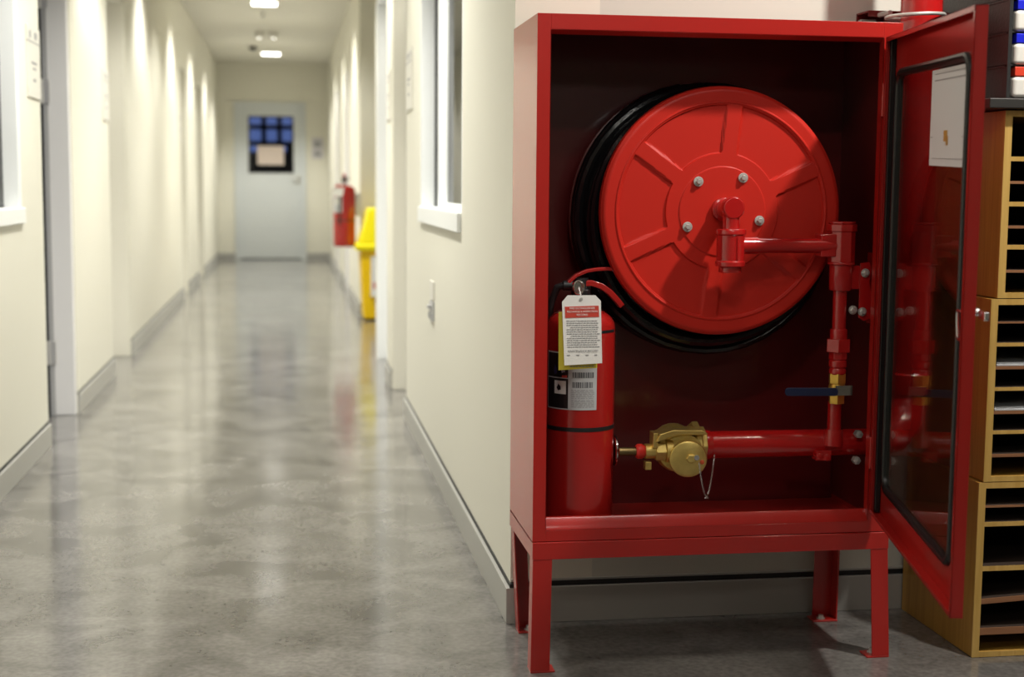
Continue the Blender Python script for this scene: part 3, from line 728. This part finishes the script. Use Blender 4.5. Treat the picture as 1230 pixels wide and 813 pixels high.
# swivel inlet on the hub
sw = MB()
HX, HY = .945, 2.992
sw.lathe([(.026, 3.058), (.026, 3.046), (.020, 3.043), (.020, 3.00)], (HX, 0, 1.002), 'Y', 28)
sw.sphere((HX, HY+.003, 1.004), .0215)
sw.lathe([(.0235, 3.000), (.0245, 2.990), (.0245, 2.976), (.022, 2.972), (0, 2.972)], (HX, 0, 1.006), 'Y', 28)
sw.lathe([(.0185, 1.00), (.0185, .958)], (HX, HY, 0), 'Z', 28)
sw = sw.build('swivel_elbow', REDPIPE, reel, bevel=.0015)
MB().lathe([(.016, .963), (.0315, .961), (.033, .957), (.033, .950), (.0305, .947), (.0305, .893), (.033, .890), (.033, .881), (.029, .879), (.025, .878), (.025, .867), (0, .866)], (HX, HY, 0), 'Z', 32).build('swivel_body', REDPIPE, reel, bevel=.001)
MB().box(HX+.005, HX+.008, HY-.032, HY-.028, .896, .945).build('seam', REDPIPE, reel)

# ================================================================== PIPEWORK IN THE CABINET
pw = thing('feed_pipe', (1.205, 3.02, .5), 'red feed pipe with arm to the reel hub and blue-handled valve', 'pipe')
PX, PY = 1.208, 3.02
MB().cyl((HX+.02, HY, .925), (1.005, HY+.004, .925), .0185, 24).cyl((1.0, HY+.003, .925), (PX-.01, PY-.004, .924), .0165, 24).build('horizontal_arm', REDPIPE, pw, smooth=True)
def hexn(b, c, r, z0, z1, n=6, rot=0):
    P0 = [(c[0]+r*cos(2*pi*i/n+rot), c[1]+r*sin(2*pi*i/n+rot)) for i in range(n)]
    b.prism(P0, lambda p, s: (p[0], p[1], z1 if s else z0)); return b
b = MB(); hexn(b, (PX, PY), .0300, .885, .958, 8, R(22.5)); hexn(b, (PX, PY), .0330, .955, .972, 8, R(22.5)); hexn(b, (PX, PY), .0300, .972, .978, 8, R(22.5)); b.lathe([(.031, .889), (.031, .882)], (PX, PY, 0), 'Z', 32)
b.box(PX-.055, PX-.02, PY-.021, PY+.021, .900, .950)
b.build('tee_fitting', REDPIPE, pw, bevel=.0025)
MB().lathe([(.0255, .882), (.0255, .828), (.0235, .825)], (PX, PY, 0), 'Z', 32).build('clamp_sleeve', REDPIPE, pw, bevel=.001)
MB().lathe([(.0155, .828), (.0155, .70)], (PX, PY, 0), 'Z', 28).build('vertical_pipe', REDPIPE, pw, smooth=True)
b = MB(); b.lathe([(.0185, .740), (.0195, .737), (.0195, .716)], (PX, PY, 0), 'Z', 28); hexn(b, (PX, PY), .0290, .688, .718, 6, R(10)); hexn(b, (PX, PY), .0215, .672, .688, 8); b.lathe([(.0175, .672), (.0205, .668), (.0205, .655), (.017, .652), (.0195, .648), (.0195, .640), (.016, .636)], (PX, PY, 0), 'Z', 28)
b.build('union_nut', REDPIPE, pw, bevel=.0015)
v = MB(); hexn(v, (PX, PY), .0200, .617, .640, 6, R(15)); v.lathe([(.0165, .617), (.019, .61), (.019, .600), (.0165, .590)], (PX, PY, 0), 'Z', 28); hexn(v, (PX, PY), .0185, .572, .592, 6, R(15))
v = v.build('ball_valve', BRASSY, pw, bevel=.001)
MB().lathe([(.010, PY-.030), (.010, PY-.018)], (PX, 0, .606), 'Y', 6).box(PX-.014, PX+.024, PY-.031, PY-.028, .594, .616).build('lever_nut', CHROME, v)
lv = MB(); lv.prism(rrect(PX-.128, PX-.010, .5935, .6115, .007, 4), lambda p, s: (p[0], PY-.034+s*.006+(.010 if p[0] < PX-.03 else 0), p[1]))
lv = lv.build('valve_lever', BLUE, v, bevel=.001)
MB().lathe([(.0158, .574), (.0158, .50)], (PX, PY+.01, 0), 'Z', 28).lathe([(.0205, .512), (.0215, .505), (.0215, .475)], (PX, PY+.012, 0), 'Z', 28).build('lower_pipe', REDPIPE, pw, smooth=True)
# big horizontal main
BZ = .476; BY = 3.062
mp = thing('water_main', (1.42, 3.14, .5), 'thick glossy red water main rising beside the cabinet and entering its base', 'pipe')
pts = [(.912, BY, BZ), (1.29, BY, BZ), (1.33, BY+.004, BZ), (1.375, BY+.03, BZ+.006), (1.405, BY+.055, BZ+.03), (1.425, BY+.078, BZ+.075), (1.429, 3.14, BZ+.13)]
MB().tube(pts, [.031, .031, .034, .040, .045, .047, .047], 32).build('inlet_pipe', REDPIPE, mp, smooth=True)
MB().lathe([(.049, BZ+.10), (.051, BZ+.12), (.051, BZ+.145), (.047, BZ+.15), (.047, 2.69)], (1.429, 3.14, 0), 'Z', 40).build('riser_pipe', REDPIPE, mp, smooth=True)
MB().lathe([(.034, .905), (.034, .912), (.0345, .925), (.032, .93)], (0, BY, BZ), 'X', 32, cap=False).build('socket_collar', REDPIPE, mp, smooth=True)
bb = MB()
bb.lathe([(.008, 3.045), (.008, 3.018), (0, 3.016)], (1.172, 0, .452), 'Y', 8).lathe([(.008, 3.045), (.008, 3.018), (0, 3.016)], (1.190, 0, .449), 'Y', 8).box(1.165, 1.20, 3.02, 3.05, .442, .465)
bb.build('saddle_clamp', REDPIPE, mp, bevel=.001)
MB().lathe([(.009, 3.035), (.009, 3.02), (0, 3.018)], (1.265, 0, .50), 'Y', 6).lathe([(.009, 3.035), (.009, 3.02), (0, 3.018)], (1.262, 0, .44), 'Y', 6).build('bolt', STEEL, mp)
# steel ring around the riser and wall channel behind
rg = [(1.412+.065*cos(2*pi*i/48), 3.135+.060*sin(2*pi*i/48), 1.440+.003*cos(2*pi*i/48)) for i in range(48)]
tag(MB().tube(rg, .0042, 10, True).build('pipe_ring', STEEL, smooth=True), 'loose silver steel ring around the red riser pipe above the cabinet', 'ring')
t = thing('channel_bracket', (1.45, 3.31, 1.44), 'dark red open-ended channel bracket on wall behind the riser pipe', 'bracket')
DR = mat('dark_red_paint', (.16, .012, .010), .4)
b = MB(); b.box(1.350, 1.575, 3.255, 3.328, 1.462, 1.466).box(1.350, 1.575, 3.255, 3.328, 1.418, 1.422).box(1.390, 1.575, 3.255, 3.259, 1.422, 1.462).box(1.350, 1.575, 3.324, 3.329, 1.418, 1.466).box(1.350, 1.390, 3.2555, 3.258, 1.452, 1.462)
b.build('channel', DR, t)
MB().lathe([(.009, 3.27), (.009, 3.30)], (1.372, 0, 1.434), 'Y', 6).box(1.352, 1.388, 3.30, 3.32, 1.424, 1.45).build('bolt', STEEL, t)
MB().tube([(1.38, 3.2, 1.455), (1.375, 3.25, 1.455)], .006, 8).build('stud', STEEL, t)

# brass landing valve
bv = thing('brass_hydrant_valve', (.86, 3.06, BZ), 'brass hydrant outlet valve with round cap at the end of the red main', 'valve')
b = MB(); b.lathe([(.038, 3.10), (.048, 3.085), (.050, 3.06), (.050, 3.035), (.046, 3.028)], (.848, 0, BZ-.004), 'Y', 36)
b.sphere((.845, 3.065, BZ), .050, (1, .9, 1))
b.build('valve_body', BRASS, bv, smooth=True)
b = MB(); b.lathe([(.049, .885), (.052, .888), (.052, .900), (.040, .903), (.040, .915)], (0, BY, BZ+.002), 'X', 8).build('flange', BRASS, bv, bevel=.002)
b = MB()
pr = [(.80-.004, BZ+.03), (.83, BZ+.046), (.905, BZ+.046), (.908, BZ+.036), (.83, BZ+.034)]
b.prism([(.790, .492), (.800, .512), (.83, .521), (.895, .519), (.910, .510), (.895, .508), (.84, .508), (.812, .500)], lambda p, s: (p[0], 3.005+s*.055, p[1])); b.build('yoke', BRASS, bv, bevel=.003)
nrm = Vector((-.20, -1, -.06)).normalized()
def tilt(prof, c, n=40):
    b = MB(); b.lathe(prof, (0, 0, 0), 'Y', n); rq = Vector((0, -1, 0)).rotation_difference(nrm).to_matrix().to_4x4()
    bmesh.ops.transform(b.b, matrix=Matrix.Translation(c) @ rq, verts=b.b.verts); return b
tilt([(.036, .03), (.036, .018), (.045, .016), (.045, .010), (.038, .008)], Vector((.857, 3.012, .463)), 40).build('outlet_ring', BRASS, bv, smooth=True)
cp = tilt([(.036, .014), (.041, .010), (.042, .004), (.040, -.002), (.037, -.004), (0, -.0045)], Vector((.862, 2.998, .457)), 48).build('cap', BRASS, bv, smooth=True)
tilt([(.011, -.003), (.011, -.012), (.009, -.014), (0, -.014)], Vector((.868, 2.998, .460)), 6).build('cap_lug', BRASS, cp, bevel=.001)
tilt([(.006, -.003), (.006, -.018), (0, -.018)], Vector((.880, 2.998, .464)), 10).build('cap_pin', CHROME, cp, smooth=True)
MB().sphere((.893, 2.990, .452), .007, (1, .4, 1)).build('red_seal', mat('orange_red', (.65, .10, .03), .5), cp, smooth=True)
# left spindle
b = MB(); hb = lambda x0, x1, r, n=6: b.prism([(BY-.030+r*cos(2*pi*i/n), .470+r*sin(2*pi*i/n)) for i in range(n)], lambda p, s: (x1 if s else x0, p[0], p[1]))
hb(.795, .818, .022); hb(.772, .797, .017, 20); hb(.818, .835, .026, 20)
b.box(.786, .797, 3.010, 3.045, .480, .514); b.box(.772, .786, 3.02, 3.04, .430, .448)
b.build('gland_nut', BRASS, bv, bevel=.0015)
MB().lathe([(.013, .752), (.017, .757), (.017, .765), (.013, .772)], (0, BY-.03, .470), 'X', 20).build('red_collar', mat('bright_red_ring', (.7, .03, .02), .4), bv, smooth=True)
MB().lathe([(.0095, .714), (.0095, .756)], (0, BY-.03, .470), 'X', 20).build('spindle', mat('dull_brass', (.22, .16, .07), .45, 1), bv, smooth=True)
MB().lathe([(.034, .717), (.036, .719), (.036, .722), (.033, .724)], (0, BY+.045, .460), 'X', 32).build('handwheel', CHROME, bv, smooth=True)
# chain
def chainpath():
    A = Vector((.883, 2.984, .452)); B = Vector((.928, 3.018, .462)); out = []
    for i in range(33):
        t = i/32
        x = A.x+(B.x-A.x)*t; y = A.y+(B.y-A.y)*t
        sag = .088*(1-abs(2*t-1)**2.4)
        z = A.z+(B.z-A.z)*t-sag
        out.append(Vector((x+.006*sin(pi*t)*(1 if t < .5 else -.2), y, z)))
    return out
ch = MB(); cpth = chainpath()
# even spacing
L = [0]
for a_, b_ in zip(cpth, cpth[1:]): L.append(L[-1]+(b_-a_).length)
nl = int(L[-1]/.0044)
for k in range(nl):
    s0 = L[-1]*(k+.5)/nl; i = max(j for j in range(len(L)-1) if L[j] <= s0); f_ = (s0-L[i])/(L[i+1]-L[i]); p = cpth[i].lerp(cpth[i+1], f_); tv = (cpth[i+1]-cpth[i]).normalized()
    side = tv.cross(Vector((0, 1, 0))).normalized() if k % 2 else tv.cross(Vector((1, 0, .2))).normalized()
    ch.tube([p+tv*(.0031*cos(q*pi/4))+side*(.0017*sin(q*pi/4)) for q in range(8)], .00055, 5, True)
ch.build('cap_chain', CHROME, bv, smooth=True)

# clamp bracket on the right cabinet side
bk = thing('pipe_bracket', (1.27, 3.03, .82), 'red steel angle bracket bolting the feed pipe to the cabinet side', 'bracket')
b = MB(); wave = [(1.244, .888), (1.300, .888), (1.300, .752), (1.262, .756), (1.254, .764), (1.254, .80), (1.262, .815), (1.262, .83), (1.254, .845), (1.250, .86)]
b.prism([(1.250, .886), (1.272, .888), (1.277, .870), (1.273, .845), (1.277, .825), (1.285, .81), (1.285, .765), (1.262, .757), (1.250, .765)], lambda p, s: (p[0], 3.012+s*.005, p[1])); b.build('front_plate', REDPIPE, bk, bevel=.001)
MB().box(PX+.02, 1.262, PY-.004, PY+.022, .828, .880).build('clamp_arm', REDPIPE, bk, bevel=.001)
MB().box(1.286, 1.292, 2.992, 3.06, .748, .908).box(1.292, 1.304, 3.0, 3.05, .755, .90).build('side_plate', REDPIPE, bk, bevel=.001)
for x, z in ((1.262, .864), (1.258, .778), (1.236, .782)):
    MB().lathe([(.0085, 3.012), (.0085, 3.006), (.006, 3.004), (.004, 3.000), (0, 3.0)], (x, 0, z), 'Y', 6).lathe([(.010, 3.013), (.010, 3.0105)], (x, 0, z), 'Y', 16).build('bolt', STEEL, bk)

# ================================================================== WOODEN PIGEONHOLE UNITS
def wood_unit(x0, z0, z1, shelves, label):
    t = thing('shelf_unit', (x0+.3, 3.1, z0), label, 'shelf unit', 'pine pigeonhole units stacked beside the cabinet')
    x1 = x0+.62; ya, yb_ = 2.936, 3.312; th = .017
    for xa in (x0, x1-th):
        MB().box(xa, xa+th, ya+.004, yb_, z0+.001, z1-.001).build('side_panel', WOOD, t, bevel=.001)
    for za in (z0+.001, z1-.012):
        MB().box(x0+th, x1-th, ya+.004, yb_, za, za+.011).build('end_board', WOOD, t)
    MB().box(x0+th, x1-th, yb_-.006, yb_, z0+.01, z1-.01).build('back_board', WOODSHADE, t)
    b = MB(); b.box(x0, x0+th, ya, ya+.004, z0+.001, z1-.001).box(x1-th, x1, ya, ya+.004, z0+.001, z1-.001).box(x0+th, x1-th, ya, ya+.004, z0+.001, z0+.013).box(x0+th, x1-th, ya, ya+.004, z1-.014, z1-.001)
    b.build('edge_strip', WOODF, t)
    for z, th2, kd in shelves:
        dz = .012 if kd == 3 else 0
        b = MB(); b.hexa([(x0+th, ya+.003, z), (x1-th, ya+.003, z+dz*2.5), (x1-th, yb_-.01, z+dz*2.5), (x0+th, yb_-.01, z)], [(x0+th, ya+.003, z+th2), (x1-th, ya+.003, z+th2+dz*2.5), (x1-th, yb_-.01, z+th2+dz*2.5), (x0+th, yb_-.01, z+th2)])
        sh = b.build('shelf', WOODSHADE, t)
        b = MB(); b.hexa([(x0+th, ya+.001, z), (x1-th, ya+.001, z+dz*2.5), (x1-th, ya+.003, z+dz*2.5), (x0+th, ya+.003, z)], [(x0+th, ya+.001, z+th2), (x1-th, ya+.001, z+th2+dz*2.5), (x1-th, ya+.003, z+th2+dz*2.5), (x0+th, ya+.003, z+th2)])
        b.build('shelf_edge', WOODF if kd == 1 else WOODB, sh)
    return t
wood_unit(1.514, 0, .402, [(.344, .005, 2), (.301, .010, 1), (.199, .011, 1), (.123, .012, 3), (.052, .016, 2)], 'bottom pine pigeonhole unit standing on the floor, one shelf sagging')
wood_unit(1.524, .402, .812, [(.757, .004, 2), (.706, .008, 1), (.655, .007, 2), (.607, .008, 1), (.555, .007, 2), (.510, .008, 1), (.458, .007, 2)], 'middle pine pigeonhole unit with papers on two of its shelves')
wood_unit(1.538, .812, 1.222, [(1.112, .010, 1), (1.063, .006, 2), (1.014, .010, 1), (.966, .006, 2), (.920, .010, 1), (.869, .006, 2)], 'top pine pigeonhole unit directly under the charcoal slab')
for x, z, l in ((1.545, .662, 'flat pale papers on the upper laden shelf of middle pine unit'), (1.545, .562, 'bright pale papers on the lower laden shelf of middle pine unit')):
    b = MB(); b.box(x+.003, x+.30, 2.945, 3.24, z, z+.003); b.box(x+.008, x+.29, 2.955, 3.23, z+.003, z+.006)
    tag(b.build('paper_stack', mat('paper_grey', (.62, .64, .66), .5)), l, 'papers', 'papers in the pigeonholes')
tag(MB().box(1.490, 2.20, 2.915, 3.315, 1.224, 1.246).build('slab_top', SLAB, bevel=.003), 'charcoal slab lying on top of the pine units', 'slab')
# drawer tower
dt = thing('drawer_tower', (1.75, 3.1, 1.252), 'black drawer tower with rounded white drawers on the charcoal slab', 'drawer tower')
b = MB(); xA, xB, yA, yB = 1.549, 2.05, 2.955, 3.315
levels = [1.248+.0712*k for k in range(4)]
b.box(xA, xA+.006, yA, yB, 1.247, 1.53).box(xB-.006, xB, yA, yB, 1.247, 1.53).box(xA, xB, yB-.006, yB, 1.247, 1.53)
for z in levels: b.box(xA, xB, yA+.004, yB, z-.001, z+.003)
for z in levels[1:]: b.box(xA-.002, xA, yA+.003, yB, z-.003, z+.001)
b.box(xA-.002, xA, yA, yA+.012, 1.247, 1.53)
b.build('tower_frame', DKGREY, dt)
for k, z in enumerate(levels):
    for j in range(2):
        xs = xA+.012+j*.24
        o = MB().box(xs, xs+.228, yA-.004, yA+.25, z+.002, z+.047).build('drawer', DRAWER, dt, bevel=.009, seg=4)
        MB().box(xs+.004, xs+.222, yA-.001, yA+.03, z+.0485, z+.0685).build('label_clip', DBLUE if k else DRED, o, bevel=.002)

# ================================================================== YELLOW BIN
yb = thing('waste_bin', (.76, 11.15, 0), 'bright yellow waste bin with hooded lid and white label in the alcove', 'bin')
def loft(levels_):
    b = MB(); prev = None
    for x0, x1, y0, y1, z in levels_:
        ring = [b.b.verts.new(p) for p in ((x0, y0, z), (x1, y0, z), (x1, y1, z), (x0, y1, z))]
        if prev:
            for i in range(4): b.b.faces.new((prev[i], prev[(i+1) % 4], ring[(i+1) % 4], ring[i]))
        else: b.b.faces.new(ring)
        prev = ring
    b.b.faces.new(prev); return b
loft([(.572, .93, 11.10, 11.40, .01), (.568, .934, 11.09, 11.405, .10), (.545, .955, 11.05, 11.42, .555)]).build('bin_body', YBIN, yb, bevel=.015)
loft([(.512, .985, 11.02, 11.43, .545), (.508, .99, 11.015, 11.43, .555), (.508, .99, 11.015, 11.43, .585), (.53, .97, 11.03, 11.43, .60)]).build('rim', YLID, yb, bevel=.006)
loft([(.53, .97, 11.03, 11.43, .60), (.575, .93, 11.05, 11.42, .74), (.60, .90, 11.08, 11.41, .855), (.62, .88, 11.10, 11.40, .87)]).build('hood', YLID, yb, bevel=.012)
MB().box(.625, .80, 11.048, 11.085, .19, .50).build('bin_label', PAPER, yb)
MB().box(.645, .68, 11.044, 11.049, .25, .30).build('label_print', REDINK, yb)
